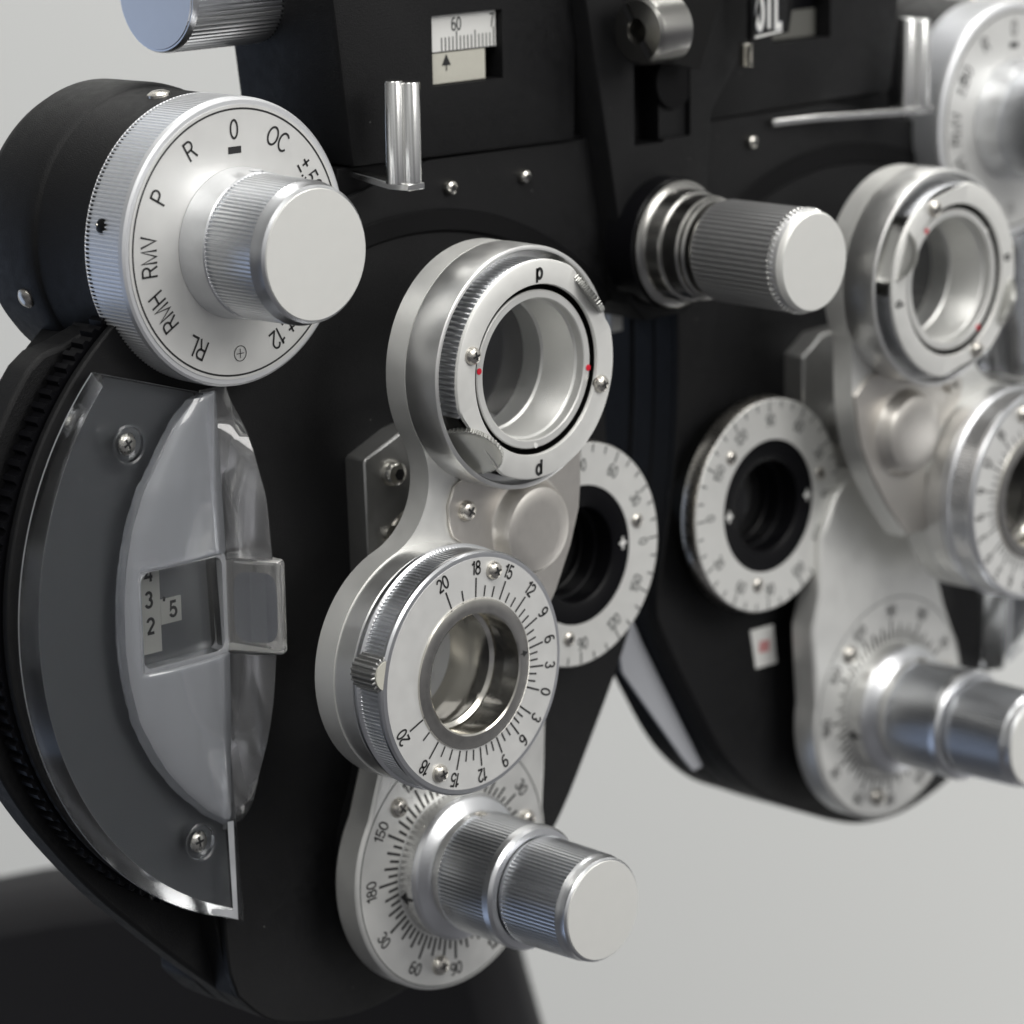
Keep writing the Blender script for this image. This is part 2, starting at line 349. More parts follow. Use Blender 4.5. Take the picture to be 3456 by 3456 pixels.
# ================================================================== LENS HEADS
MID = 2.85
def head(mir, label, armrot):
    X = (lambda x: 2*MID-x) if mir else (lambda x: x)
    S = -1 if mir else 1
    def mp(pts):
        q = [(X(x), z) for x, z in pts]; return q[::-1] if mir else q
    H = thing('lens_head', label, 'lens head', (X(-5), 1, -8.3), 'lens heads of the phoropter')
    # --- black housing
    cz, cxx = .83, -6.9
    lobe = [(-8.45, -7.2), (-7.75, -7.85), (-6.8, -8.2), (-5.6, -8.4), (-4.3, -8.3), (-3.2, -7.95), (-2.1, -7.45), (-.9, -6.85), (.2, -5.85), (1.2, -4.35), (2.25, -2.55), (2.45, -1.8), (2.2, -.6), (1.85, 1.2), (1.75, 4), (2.0, 7.2), (2.0, 8.1)]
    lobe = spline(lobe, 5)
    front = [(-9.6, 6.6)] + arc(cxx, cz, 6.45, 118, 253, 60) + spline([(-8.72, -5.55), (-8.68, -6.2), (-8.62, -6.8)], 4)[:-1] + lobe + [(-3, 8.15)]
    ext('front_cover', mp(front), .95, 1.12, 'black', H, bevel=.04)
    back = [(-9.8, 7.2), (-10.7, 5.9), (-11.3, 5.7), (-11.8, 5.6)] + arc(cxx, cz, 6.93, 139, 196, 50)[:-1] + spline([(-13.55, -1.1), (-12.95, -2.3), (-12.2, -3.4), (-11.2, -4.6), (-10.2, -5.6), (-9.3, -6.45), (-8.45, -7.2)], 5)[:-1] + lobe + [(-3, 8.15)]
    rear = [(-9.8, 7.0)] + arc(cxx, cz, 6.1, 125, 235, 50) + [(-9.2, -5.9), (-8.45, -7.0)] + lobe + [(-3, 8.15)]
    mid = [(-9.7, 7.0)] + arc(cxx, cz, 6.0, 118, 250, 60) + [(-8.75, -6.0)] + lobe + [(-3, 8.15)]
    ext('housing_core', mp(mid), 1.12, 1.6, 'black', H, bevel=0)
    ext('rear_housing', mp(back), 1.6, 2.25, 'black', H, bevel=.14, seg=3)
    ext('rear_cover', mp(rear), 2.25, 3.3, 'black', H, bevel=.1)
    # toothed thumb wheel between the covers
    bm = bmesh.new(); n = 225
    def wr(i): return 6.58-(.09 if (i % 6) in (0, 1, 2) else 0)
    ring = lambda y, f: [bm.verts.new((X(cxx+f(i)*math.cos(2*PI*i/(n*4))), y, cz+f(i)*math.sin(2*PI*i/(n*4)))) for i in range(n*4)]
    R0 = ring(1.2, lambda i: 5.6); R1 = ring(1.16, wr); R2 = ring(1.5, wr); R3 = ring(1.5, lambda i: 5.6)
    lo, hi = int(n*4*.31), int(n*4*.715)
    for a, b in ((R0, R1), (R1, R2), (R2, R3)):
        for i in range(lo, hi): bm.faces.new((a[i], a[i+1], b[i+1], b[i]))
    loose = [v for v in bm.verts if not v.link_faces]; bmesh.ops.delete(bm, geom=loose, context='VERTS')
    link('thumb_wheel', tomesh(bm), 'gloss', H, angle=20)
    # round raised land on the cover
    bm = bmesh.new(); rows = []
    for i in range(61):
        a = math.radians(44+i*1.1); rows.append([bm.verts.new((X(-3.4+r_*math.cos(a)), y_, -.2+r_*math.sin(a))) for r_, y_ in ((7.42, .955), (7.38, .90), (7.02, .88), (6.95, .955))])
    for r0, r1 in zip(rows, rows[1:]):
        for j in range(3): bm.faces.new((r0[j], r0[j+1], r1[j+1], r1[j]))
    link('turret_rim', tomesh(bm), 'black2', H)
    # nose side plastic guard
    g = [(2.55, -2.0), (2.95, -2.1), (3.35, -2.6), (5.2, -6.0), (4.95, -6.05), (2.7, -3.0)]
    # --- drum of the aperture selector
    dc = (X(-8.45), 0, 7.3)
    rev('dial_drum', dc, [(2.3, 1.15), (2.5, 1.12), (2.58, 1.2), (2.6, 2.55), (2.62, 2.60), (2.58, 2.62), (2.62, 2.66), (2.66, 2.75), (2.68, 2.95), (2.66, 4.1), (2.55, 4.35), (2.3, 4.5), (0, 4.5)], 'black', H, n=128)
    sd = rev('aperture_selector', dc, [(2.3, 1.3), (2.56, 1.3), (2.6, 1.26), (2.6, 1.25, .035), (2.6, .34, .035), (2.6, .33), (2.585, .24), (2.54, .205), (0, .2)], 'satin_knurl', H, n=840)
    # face
    df = rev('dial_face', dc, [(2.46, .2), (2.46, .188), (0, .186)], 'dial', sd, n=128)
    bm = bmesh.new(); c2 = (dc[0], dc[2])
    for s, a in (('0', 0), ('OC', 30), ('±.50', 60), ('±.12', 151), ('RL', 210), ('RMH', 240), ('RMV', 270), ('P', 300), ('R', 330)):
        if mir and '±' in s: a = 360-a
        x, z = pol(c2, 2.03, a); put(bm, s, x, .180, z, .36 if len(s) < 3 else .35, a, .92, .115)
    x, z = pol(c2, 1.66, 0); bar(bm, x, .180, z, .30, .125)
    x, z = pol(c2, 2.0, 181)
    for i in range(24):
        tick(bm, (x, z), .180, .13, .145, i*15, .042)
    bar(bm, x, .179, z, .17, .014); bar(bm, x, .1785, z, .014, .17)
    for i in range(120): tick(bm, c2, .1845, 2.37, 2.405, i*3, .128)
    inkobj('dial_lettering', bm, 'ink', df)
    kb = rev('inner_knob', dc, [(1.36, .18), (1.34, .0), (1.32, -.42), (1.30, -.44), (1.30, -.45, .05), (1.28, -1.62, .05), (1.28, -1.63), (1.25, -1.72), (1.23, -1.78), (1.215, -1.86), (1.17, -1.90), (0, -1.915)], 'knurl', H, n=400)
    rev('knob_cap', dc, [(1.16, -1.90), (1.15, -1.925), (0, -1.935)], 'cap', kb, n=96)
    # set screws on the dial rim, drum and knob
    def radial(c, ang, y, r, rad, mm, nm, par, hgt=.04):
        a = math.radians(ang); d = Vector((math.sin(a)*S, 0, math.cos(a))); u = Vector((0, 1, 0)); v = d.cross(u)
        rev(nm, Vector((c[0], y, c[2]))+d*r, [(rad, -.05), (rad*.95, hgt*.4), (rad*.6, hgt), (0, hgt*1.2)], mm, par, n=24, frame=(u, v, d))
    radial(dc, -78, .86, 2.585, .13, 'pit', 'set_screw_hole', sd, .035)  # raised dark disc; shade inside the hole is put into its colour
    radial(dc, -78.0, .95, 2.595, .045, 'nickel', 'set_screw', sd, .035)
    radial(dc, -9, 1.75, 2.6, .22, 'nickel2', 'rivet', H, .07)
    radial(dc, -112, 3.2, 2.66, .2, 'nickel2', 'housing_screw', H, .1)
    radial(dc, 4, -.28, 1.32, .15, 'knurl', 'set_screw', kb, .03)
    # --- acrylic magnifier shield
    fo = [(-9.20, 4.66), (-11.69, 5.41)] + arc(-6.70, .84, 6.39, 138.0, 251.0, 70) + [(-8.70, -5.50)]
    bo = [(-9.20, 4.66), (-11.25, 5.28)] + arc(-6.60, .70, 6.56, 135.6, 250.6, 70) + [(-8.50, -5.60)]
    bm = bmesh.new()
    A = [bm.verts.new((X(x), .40, z)) for x, z in fo]; B = [bm.verts.new((X(x), .90, z)) for x, z in bo]
    bm.faces.new(A); bm.faces.new(B[::-1])
    for i in range(len(A)): bm.faces.new((A[i], B[i], B[(i+1) % len(A)], A[(i+1) % len(A)]))
    ac = link('magnifier_shield', tomesh(bm), 'acrylic', H, bevel=.03, seg=3)
    bk = [(-9.2, 4.62), (-11.15, 5.2)] + arc(-6.6, .70, 6.45, 136.5, 250.4, 60)
    ext('shield_haze', mp(bk), .905, .945, 'haze', H, bevel=0)  # added grey sheet; its tone stands for wall reflections in the shield
    bm = bmesh.new(); ea = arc(-6.6, .70, 6.568, 135.8, 250.6, 80); eb = arc(-6.603, .703, 6.563, 135.8, 250.6, 80)
    A = [bm.verts.new((X(x), .898, z)) for x, z in ea]; B = [bm.verts.new((X(x), .868, z)) for x, z in eb]
    for k in range(80): bm.faces.new((A[k], A[k+1], B[k+1], B[k]))
    sx_ = []
    for px_, py_ in ((724, 1532), (743, 1528), (758, 1842), (672, 1823), (676, 1808), (742, 1812)):
        q_ = P(px_/.943, 1150+py_/.943, .392); sx_.append(bm.verts.new((X(q_.x), .392, q_.z)))
    bm.faces.new((sx_[0], sx_[1], sx_[2], sx_[5])); bm.faces.new((sx_[5], sx_[2], sx_[3], sx_[4]))
    link('cut_edge_glint', tomesh(bm), 'edge', ac)  # cut edges as pale strips, light caught inside them put into the colour
    # frosted crescent, from the crease outwards
    cl = [(-9.20, 4.66), (-9.50, 4.64), (-10.0, 4.2), (-10.45, 3.6), (-10.85, 3.05), (-11.12, 2.37), (-11.28, 1.75), (-11.36, 1.09), (-11.37, .3), (-11.30, -.37), (-11.13, -1.05), (-10.87, -1.64), (-10.55, -2.15), (-10.12, -2.65), (-9.6, -3.15), (-8.98, -3.55)]
    def crease(z): return -8.94+.10*math.exp(-((z-.5)/3)**2)
    wz0, wz1, wx0 = -.22, 1.66, -10.86
    bm = bmesh.new()
    lc = sorted([(z, x) for x, z in cl])
    def leftx(z):
        for (za, xa), (zb, xb) in zip(lc, lc[1:]):
            if za <= z <= zb: return xa+(xb-xa)*(z-za)/(zb-za)
        return lc[0][1]
    zs = [-3.55+(wz0+3.55)*i/40 for i in range(41)]+[wz0+(wz1-wz0)*i/20 for i in range(1, 21)]+[wz1+(4.66-wz1)*i/40 for i in range(1, 41)]
    rows = []
    for z in zs:
        a = leftx(z)+random.uniform(-.014, .014); b = crease(z); m_ = min(max(wx0, leftx(z)+.05), b-.02); row = []
        for x in [a+(m_-a)*k/6 for k in range(6)]+[m_+(b-m_)*k/8 for k in range(9)]:
            d_ = x-leftx(z); row.append(bm.verts.new((X(x), .50-.10*(1-math.exp(-max(0, d_)/.14))-.02*d_-.13*math.sin(PI*min(1, max(0, d_)/max(.3, b-a)))*min(1, (b-a)/2), z)))
        rows.append(row)
    for q_, (r0, r1) in enumerate(zip(rows, rows[1:])):
        for j in range(14):
            if 40 <= q_ < 60 and j >= 6: continue
            bm.faces.new((r0[j], r0[j+1], r1[j+1], r1[j]))
    fr = link('frosted_crescent', tomesh(bm), 'frost', ac)
    sm = fr.modifiers.new('thick', 'SOLIDIFY'); sm.thickness = .035; sm.offset = -1 if not mir else 1
    # clear ridge: crease -> outer edge, standing off the plate
    rid = [(-3.68, .80), (-3.3, .5), (-2.66, .26), (-1.9, -.03), (-1.16, -.22), (-.26, -.34), (.6, -.38), (1.50, -.32), (2.56, -.22), (3.1, -.04), (3.61, .16), (4.0, .42), (4.25, .64), (4.6, .86)]
    for part_ in (spline(rid[:6], 4), spline(rid[7:], 4)):
        bm = bmesh.new(); rows = []
        for z, y in part_:
            xc = crease(z); xr = -8.33
            rows.append([bm.verts.new((X(xc), .46 if y < .46 else y-.01, z)), bm.verts.new((X((xc+xr)/2-.03), (.42+min(y, .44))/2-.05 if y < .46 else y-.005, z)), bm.verts.new((X(xr), min(y, .86), z)), bm.verts.new((X(xr+.07), min(y+.06, .87), z)), bm.verts.new((X(xr+.05), .88, z)), bm.verts.new((X(xc+.02), .885, z))])
        for r0, r1 in zip(rows, rows[1:]):
            for j in range(6): bm.faces.new((r0[j], r0[(j+1) % 6], r1[(j+1) % 6], r1[j]))
        bm.faces.new(rows[0]); bm.faces.new(rows[-1][::-1])
        link('clear_ridge', tomesh(bm), 'ridge', ac, angle=40)
    # square magnifier prism over the read-out window
    bm = bmesh.new()
    sq = [(-8.86, .44), (-8.33, -.54), (-8.12, -.46), (-8.12, .86), (-8.86, .86)]
    A = [bm.verts.new((X(x), y, wz0-.02)) for x, y in sq]; B = [bm.verts.new((X(x), y, wz1-.12)) for x, y in sq]
    bm.faces.new(A); bm.faces.new(B[::-1])
    for i in range(5): bm.faces.new((A[i], B[i], B[(i+1) % 5], A[(i+1) % 5]))
    link('magnifier_prism', tomesh(bm), 'block', ac, bevel=.09, seg=4)
    bm = bmesh.new()
    for z_ in (wz0+.03, wz1-.17):
        bm.faces.new([bm.verts.new((X(x), y, z_)) for x, y in ((-8.80, .47), (-8.33, -.46), (-8.16, -.40), (-8.16, .82), (-8.80, .82))])
    bm.faces.new([bm.verts.new((X(x), y, z)) for x, y, z in ((-8.80, .50, wz0+.03), (-8.80, .82, wz0+.03), (-8.80, .82, wz1-.17), (-8.80, .50, wz1-.17))])
    bmesh.ops.remove_doubles(bm, verts=bm.verts, dist=.05)
    link('block_walls', tomesh(bm), 'white', ac)
    # polished inner window of the block, on its slanted face
    e1 = Vector((-8.33+8.86, -.54-.44)); nn = Vector((e1.y, -e1.x)).normalized()*(.012)
    def fp(t, z): return (X(-8.86+e1.x*t+nn.x), .44+e1.y*t+nn.y, z)
    bm = bmesh.new(); ww = [(.50+.42*math.copysign(abs(math.cos(a))**.45, math.cos(a))*.92+.06, (wz0+wz1)/2-.07+.66*math.copysign(abs(math.sin(a))**.45, math.sin(a))) for a in [2*PI*i/40 for i in range(40)]]
    bm.faces.new([bm.verts.new(fp(t*.98, z)) for t, z in ww])
    link('block_window', tomesh(bm), 'blockwin', ac)
    # window frame lip
    bm = bmesh.new()
    wp_ = [(wx0, wz0), (-8.88, wz0), (-8.88, wz1), (wx0, wz1)]
    rr = .16
    def rrect(x0, z0, x1, z1, r, n=6):
        return arc(x1-r, z1-r, r, 0, 90, n)+arc(x0+r, z1-r, r, 90, 180, n)+arc(x0+r, z0+r, r, 180, 270, n)+arc(x1-r, z0+r, r, 270, 360, n)
    o_ = rrect(wx0-.06, wz0-.13, -8.85, wz1+.10, .22); i_ = rrect(wx0+.05, wz0+.06, -8.93, wz1-.05, .18)
    OA = [bm.verts.new((X(x), .375, z)) for x, z in o_]; IA = [bm.verts.new((X(x), .385, z)) for x, z in i_]; IB = [bm.verts.new((X(x), .86, z)) for x, z in i_]
    for i in range(len(OA)):
        j = (i+1) % len(OA); bm.faces.new((OA[i], OA[j], IA[j], IA[i])); bm.faces.new((IA[i], IA[j], IB[j], IB[i]))
    link('window_frame', tomesh(bm), 'prism' if False else 'frost', ac)
    # number drums seen in the window
    def BX(nm, x0, x1, y, z0, z1, m): 
        return box(nm, (min(X(x0), X(x1)), y, z0), (max(X(x0), X(x1)), .94, z1), m, H, bevel=0)
    rd = BX('power_readout', -10.9, -9.05, .915, -.1, 1.6, 'gloss')
    d1 = box('number_strip', (min(X(-10.75), X(-10.16)), .885, .02), (max(X(-10.75), X(-10.16)), .914, 1.75), 'drum', rd, bevel=0)
    d1b = box('number_strip', (min(X(-10.155), X(-9.68)), .885, .50), (max(X(-10.155), X(-9.68)), .914, .97), 'drum', rd, bevel=0)
    bm = bmesh.new()
    for s, x, z in (('4', -10.42, 1.50), ('3', -10.42, 1.02), ('2', -10.40, .53), ('.', -10.68, .95), ('5', -9.87, .75), ("'", -10.07, .86)):
        put(bm, s, X(x), .880, z, .30, 0, 1, .19)
    inkobj('readout_numbers', bm, 'ink', d1)
    def shade_screw(x, z, ang):
        rev('screw_pocket', (X(x), 0, z), [(.37, .392), (.35, .380), (.33, .39), (.31, .50), (.22, .54), (0, .54)], 'acrylic', ac, n=40)
        screw((X(x), .50, z), .20, ac, m='nickel2', ang=ang, h=.06)
    shade_screw(-10.93, 4.0, 30); shade_screw(-9.67, -3.68, 10)
    # --- aperture dial
    ap = rev('axis_dial', (X(0), 0, 0), [(2.20, .44), (2.22, .42), (2.28, .40), (2.30, .36), (2.29, .06), (2.265, .012), (2.25, 0), (1.42, 0), (1.42, .3)], 'face', H, n=128)
    rev('dial_rim', (X(0), 0, 0), [(2.1, .44), (2.225, .43), (2.285, .405), (2.306, .365), (2.297, .065), (2.28, .03)], 'nickel2', ap, n=128)
    rev('dial_neck', (X(0), 0, 0), [(2.0, .96), (2.0, .43)], 'pit', ap, n=96)
    pr_ = rev('axis_pointer_ring', (X(0), 0, 0), [(1.42, .012), (1.05, .02), (.98, .06), (.96, .3), (.96, .45), (.90, .47), (.89, .8), (.84, .83), (.83, 1.2), (.80, 2.2), (0, 2.2)], 'gloss', ap, n=96)
    rev('aperture_lens', (X(0), 0, 0), [(.89, .75), (.6, .68), (0, .64)], 'lens2', ap, n=48)
    bm = bmesh.new()
    for k in range(36):
        tick(bm, (X(0), 0), -.006, 2.08 if k % 3 else 1.99, 2.24, k*10+0.5, .035)
    for a, s in ((0, '90'), (30, '60'), (60, '30'), (90, '0'), (270, '0'), (300, '150'), (330, '120')):
        x, z = pol((X(0), 0), 1.83, a+1.5); put(bm, s, x, -.006, z, .25, a, .9)
    for a, s in ((120, '150'), (150, '120'), (180, '90'), (210, '60'), (240, '30')):
        x, z = pol((X(0), 0), 1.83, a-1); put(bm, s, x, -.006, z, .25, a-180, .9)
    inkobj('dial_lettering', bm, 'ink2', ap)
    bm = bmesh.new()
    for a in (89, 269):
        x, z = pol((X(0), 0), 1.24, a); bar(bm, x, .004, z, .13, .13, 45); bar(bm, x, .003, z, .05, .26, 0); bar(bm, x, .002, z, .22, .05, 0)
    inkobj('pointer_mark', bm, 'white', pr_)
    for a in (76, -168, -44): 
        x, z = pol((X(0), 0), 1.70, a*S if not mir else a); screw((x, -.01, z), .15, ap, m='nickel2', h=.05)
    # --- carrier plate and cylinder knob
    kc = (X(-3.85), -.2, -5.42 if not mir else -5.2)
    r = 2.55; KZ = kc[2]
    pl = arc(-3.85, KZ, r, 148, 372, 60) + [(-1.28, KZ+1.4), (-1.22, -2.9), (-1.45, -2.2), (-1.5, -.9), (-2.0, -.1), (-2.6, .3), (-4.0, .3), (-5.4, -.8), (-5.5, -2.6), (-5.75, -3.3)]
    cp_ = ext('carrier_plate', mp(pl), -.2, .45, 'plate', H, bevel=.07, angle=50)
    ext('carrier_foot', mp([(-3.85+(x+3.85)*.8, z*.9-.2) for x, z in pl]), .45, .96, 'black', H, bevel=.02)
    bm = bmesh.new(); c2 = (kc[0], KZ)
    for i in range(180): tick(bm, c2, -.207, 2.455, 2.475, i*2, .09)
    tk = inkobj('dial_outline', bm, 'ink2', cp_)
    bm = bmesh.new()
    for k in range(72):
        tick(bm, c2, -.208, 1.50, 1.98 if k % 6 == 0 else (1.86 if k % 2 == 0 else 1.74), k*5, .052)
    for a, s in ((0, '90'), (30, '60'), (60, '30'), (90, '0'), (120, '150'), (150, '120'), (180, '90'), (210, '60'), (240, '30'), (270, '180'), (300, '150'), (330, '120')):
        flip = 180 if 95 < a < 265 else 0
        x, z = pol(c2, 2.18, a-(1 if a == 270 else 0)); put(bm, s, x, -.208, z, .255, a-flip, 1.0)
    inkobj('dial_lettering', bm, 'ink', cp_)
    for a in (-44, -168, 79):
        x, z = pol(c2, 2.05, a if not mir else a); screw((x, -.2, z), .2, cp_, m='nickel2', ang=a, h=.12)
    kn = rev('cylinder_knob', kc, [(1.46, 0), (1.46, -.36), (1.42, -.42), (1.36, -.46), (1.20, -.50), (1.13, -.56), (1.13, -.78), (1.2, -.80), (1.2, -.81, .08), (1.2, -2.02, .08), (1.22, -2.03), (1.22, -2.18), (1.17, -2.25), (1.06, -2.27), (1.02, -2.24)], 'knurl', H, n=368)
    pcl = rev('pointer_collar', kc, [(1.462, -.02), (1.462, -.34), (1.43, -.41), (1.37, -.45), (1.21, -.49), (1.14, -.55), (1.135, -.76)], 'barrel', kn, n=96)
    k2 = rev('axis_knob', kc, [(1.0, -2.2), (1.0, -2.35), (1.06, -2.36, .075), (1.035, -3.76, .075), (1.035, -3.77), (1.02, -3.83), (1.005, -3.86), (1.0, -3.98), (.97, -4.02), (0, -4.04)], 'knurl', H, n=320)
    rev('knob_cap', kc, [(.955, -4.02), (.945, -4.045), (0, -4.055)], 'cap', k2, n=80)
    # pointer arrow on the collar
    a = math.radians(-103); d = Vector((math.sin(a), 0, math.cos(a))); t_ = Vector((0, -1, 0)); s_ = d.cross(t_); o0 = Vector((kc[0], kc[1]-.16, kc[2]))+d*1.47
    bm = bmesh.new()
    bm.faces.new([bm.verts.new(o0+s_*u+t_*v+d*0) for u, v in ((-.13, -.02), (.13, -.02), (0, -.19))]) if False else None
    f = lambda u, v: bm.verts.new(o0+s_*u-t_*v-d*(u*u/(2*1.47)-.012))
    bm.faces.new([f(-.15, -.03), f(0, -.03), f(0, .15)]); bm.faces.new([f(0, -.03), f(.15, -.03), f(0, .15)]); bm.faces.new([f(-.025, -.18), f(.025, -.18), f(.025, -.03), f(-.025, -.03)])
    inkobj('pointer_arrow', bm, 'ink', pcl)
    radial(kc, -112, -1.12, 1.155, .12, 'steel', 'set_screw', kn, .035)
    radial(kc, -2, -1.02, 1.17, .14, 'nickel2', 'set_screw', kn, .05)
    # --- JCC bracket bolted to the cover
    bp = [(-5.35, 2.72), (-5.32, 2.78), (-4.4, 3.16), (-3.4, 3.35), (-2.2, 3.3), (-1.6, 2.9), (-1.6, .6), (-2.6, -.2), (-4.5, -.2), (-5.29, .3)]
    br = ext('arm_bracket', mp(bp), .42, 1.0, 'steel', H, bevel=.04)
    screw((X(-4.66), .42, 2.42), .27, br, 'hex', m='nickel', ang=0, h=.22)
    rev('click_pin', (X(-4.72), 0, 1.22), [(.19, .43), (.19, .34), (.13, .33), (.12, .42)], 'nickel', br, n=32)
    rev('pivot_disc', (X(-4.0), 0, .72), [(.98, .43), (.96, .36), (.78, .34), (.74, .355), (0, .355)], 'nickel2', br, n=64)
    rev('pivot_post', (X(-2.9), 0, 1.35), [(.55, .45), (.55, -1.0)], 'steel', br, n=40)
    # --- swinging arm: local frame of the left head, turned about the pivot
    piv = Vector((-2.95, 1.36)); ar = math.radians(armrot)
    def T(x, z):
        dx, dz = x-piv.x, z-piv.y; x0_ = piv.x+(.30 if mir else 0)
        return (X(x0_+dx*math.cos(ar)-dz*math.sin(ar)), piv.y+dx*math.sin(ar)+dz*math.cos(ar))
    def TT(pts):
        q = [T(x, z) for x, z in pts]; return q[::-1] if mir else q
    J = (-3.70, 4.63); K = (-5.65, -.72); rj, rk, rf = 2.27, 2.27, 1.35
    # fillet circle left of both rings
    d = math.hypot(J[0]-K[0], J[1]-K[1]); L1 = rj+rf; L2 = rk+rf
    aa = (L1*L1-L2*L2+d*d)/(2*d); hh = math.sqrt(max(0, L1*L1-aa*aa)); ux, uz = (K[0]-J[0])/d, (K[1]-J[1])/d
    F1 = (J[0]+ux*aa+uz*hh, J[1]+uz*aa-ux*hh)
    if F1[0] > J[0]-1: F1 = (J[0]+ux*aa-uz*hh, J[1]+uz*aa+ux*hh)
    angJ = math.degrees(math.atan2(F1[1]-J[1], F1[0]-J[0])); angK = math.degrees(math.atan2(F1[1]-K[1], F1[0]-K[0]))
    aFj = math.degrees(math.atan2(J[1]-F1[1], J[0]-F1[0])); aFk = math.degrees(math.atan2(K[1]-F1[1], K[0]-F1[0]))
    angJ %= 360; angK %= 360
    out = arc(J[0], J[1], rj, -22, angJ, 60)[0:] + arc(F1[0], F1[1], rf, aFj, aFk, 24)[1:-1] + arc(K[0], K[1], rk, angK, 372, 60) + [(-2.75, -.95), (-2.18, -.05), (-1.78, .75), (-1.53, 1.45), (-1.47, 2.0), (-1.46, 2.6)]
    arm = ext('swing_arm', TT(out), -1.42, -.92, 'plate', H, bevel=0, angle=45)
    # bores through the arm
    for c_, r_ in ((J, 1.33), (K, 1.15)):
        cc = T(*c_); bm = bmesh.new(); lathe(bm, (cc[0], 0, cc[1]), [(0, -3), (r_, -3), (r_, 0), (0, 0)], 64); cutter(arm, tomesh(bm))
    cpts = [(-4.55, 2.62), (-4.84, 2.46), (-5.0, 2.12), (-4.98, 1.75), (-4.90, 1.5), (-4.6, 1.3), (-4.2, 1.1), (-3.6, .75), (-3.4, -1.0), (-2.8, -.9), (-2.2, -.02), (-1.8, .77), (-1.55, 1.46), (-1.49, 2.0), (-1.48, 2.6), (-2.0, 2.9)]
    cv = ext('pivot_cover', TT(cpts), -1.49, -1.42, 'warm', H, bevel=.02)
    pc = T(-2.95, 1.36)
    rev('pivot_boss', (pc[0], 0, pc[1]), [(1.02, -1.485), (.95, -1.50), (.90, -1.56), (.87, -1.70), (.80, -1.80), (.70, -1.835), (.5, -1.845), (0, -1.85)], 'warm', cv, n=64)
    s1 = T(-4.56, 1.96); screw((s1[0], -1.49, s1[1]), .2, cv, m='nickel2', ang=50, h=.14)
    # ring seats (arm bores drawn as tubes so one can look through)
    # --- cross cylinder ring
    jc = T(*J); JC = (jc[0], 0, jc[1])
    cr_ = rev('cross_cylinder', JC, [(2.24, -1.40), (2.27, -1.44), (2.28, -1.46), (2.28, -2.18), (2.27, -2.22), (2.24, -2.235), (2.19, -2.235), (2.17, -2.20), (2.15, -1.95), (1.9, -1.95), (1.5, -1.70), (1.5, -.90)], 'barrel', H, n=128)
    FY = -2.565
    # teeth ring
    bm = bmesh.new(); lathe(bm, JC, [(1.9, -1.94), (2.04, -1.95, .09), (2.04, -2.47, .09), (1.98, -2.50)], 468)
    kill = []
    for f in bm.faces:
        c_ = f.calc_center_median(); a = math.degrees(math.atan2(c_.x-JC[0], c_.z-JC[2]))
        if any(abs((a-w_+180) % 360-180) < 24 for w_ in ((228, 48) if not mir else (292, 112))): kill.append(f)
    bmesh.ops.delete(bm, geom=kill, context='FACES')
    link('gear_ring', tomesh(bm), 'knurl', cr_)
    # face ring with two flats where the thumb wheels sit
    th0 = 130 if not mir else 240
    def facer(r, a):
        v = r
        for wa, off in ((52, 1.87), (232, 1.87)):
            dd = math.radians(((a-wa*S-(0 if not mir else 40))+180) % 360-180)
            if abs(dd) < 1.2: v = min(v, off/math.cos(dd))
        return v
    bm = bmesh.new(); n = 180; L = []
    for (r, y, k) in ((2.03, -2.47, 1), (2.05, -2.51, 1), (2.03, -2.55, 1), (2.0, FY, 1), (1.60, FY, 0), (1.585, -2.54, 0), (1.58, -2.1, 0)):
        ring = []
        for i in range(n):
            a = 360*i/n; q = facer(r, a) if k else r; x, z = pol((JC[0], JC[2]), q, a); ring.append(bm.verts.new((x, y, z)))
        L.append(ring)
    for A_, B_ in zip(L, L[1:]):
        for i in range(n): bm.faces.new((A_[i], A_[(i+1) % n], B_[(i+1) % n], B_[i]))
    fr_ = link('face_ring', tomesh(bm), 'face', cr_)
    rev('channel', JC, [(1.578, -2.50), (1.575, -2.15), (1.48, -2.15), (1.482, -2.44)], 'pit', cr_, n=96)
    bz = (JC[0], 0, JC[2])
    rev('lens_mount', bz, [(1.48, -1.9), (1.48, -2.47), (1.46, -2.49), (1.34, -2.49), (1.32, -2.47), (1.315, -2.30), (1.29, -2.28)]+[(1.275+(.012 if k % 2 else 0), -2.26+k*.026) for k in range(32)]+[(1.24, -1.42), (1.24, -1.15), (1.27, -1.12), (1.27, -.93), (1.5, -.9)], 'plate', cr_, n=120)
    rev('lens_glass', bz, [(1.24, -1.40), (.7, -1.33), (0, -1.30)], 'lens', cr_, n=48)
    rot = 0 if not mir else 47
    bm = bmesh.new()
    if not mir:
        x, z = pol((JC[0], JC[2]), 1.83, 3); put(bm, 'p', x, FY-.007, z, .28, 3, 1, .21)
        x, z = pol((JC[0], JC[2]), 1.83, 180); put(bm, 'd', x, FY-.007, z, .28, 3, 1, .21)
    else:
        x, z = pol((JC[0], JC[2]), 1.83, 82); put(bm, 'p', x, FY-.007, z, .24, 80, 1, .2)
        x, z = pol((JC[0], JC[2]), 1.83, 262); put(bm, 'd', x, FY-.007, z, .24, 80, 1, .2)
    inkobj('lettering', bm, 'ink', fr_)
    for a in ((287, 107) if not mir else (335, 155)):
        x, z = pol((JC[0], JC[2]), 1.74, a); screw((x, FY, z), .17, cr_, m='nickel2', ang=15, h=.12)
    for a in ((277, 97) if not mir else (322, 142)):
        bm = bmesh.new(); x, z = pol((JC[0], JC[2]), 1.43, a); lathe(bm, (x, -2.49, z), [(.045 if mir else .06, .0), (.06, -.01), (0, -.014)], 14)
        link('axis_dot', tomesh(bm), 'red', cr_)
    bm = bmesh.new(); x, z = pol((JC[0], JC[2]), 1.43, 180 if not mir else 52); lathe(bm, (x, -2.49, z), [(.05, .0), (.05, -.01), (0, -.012)], 12)
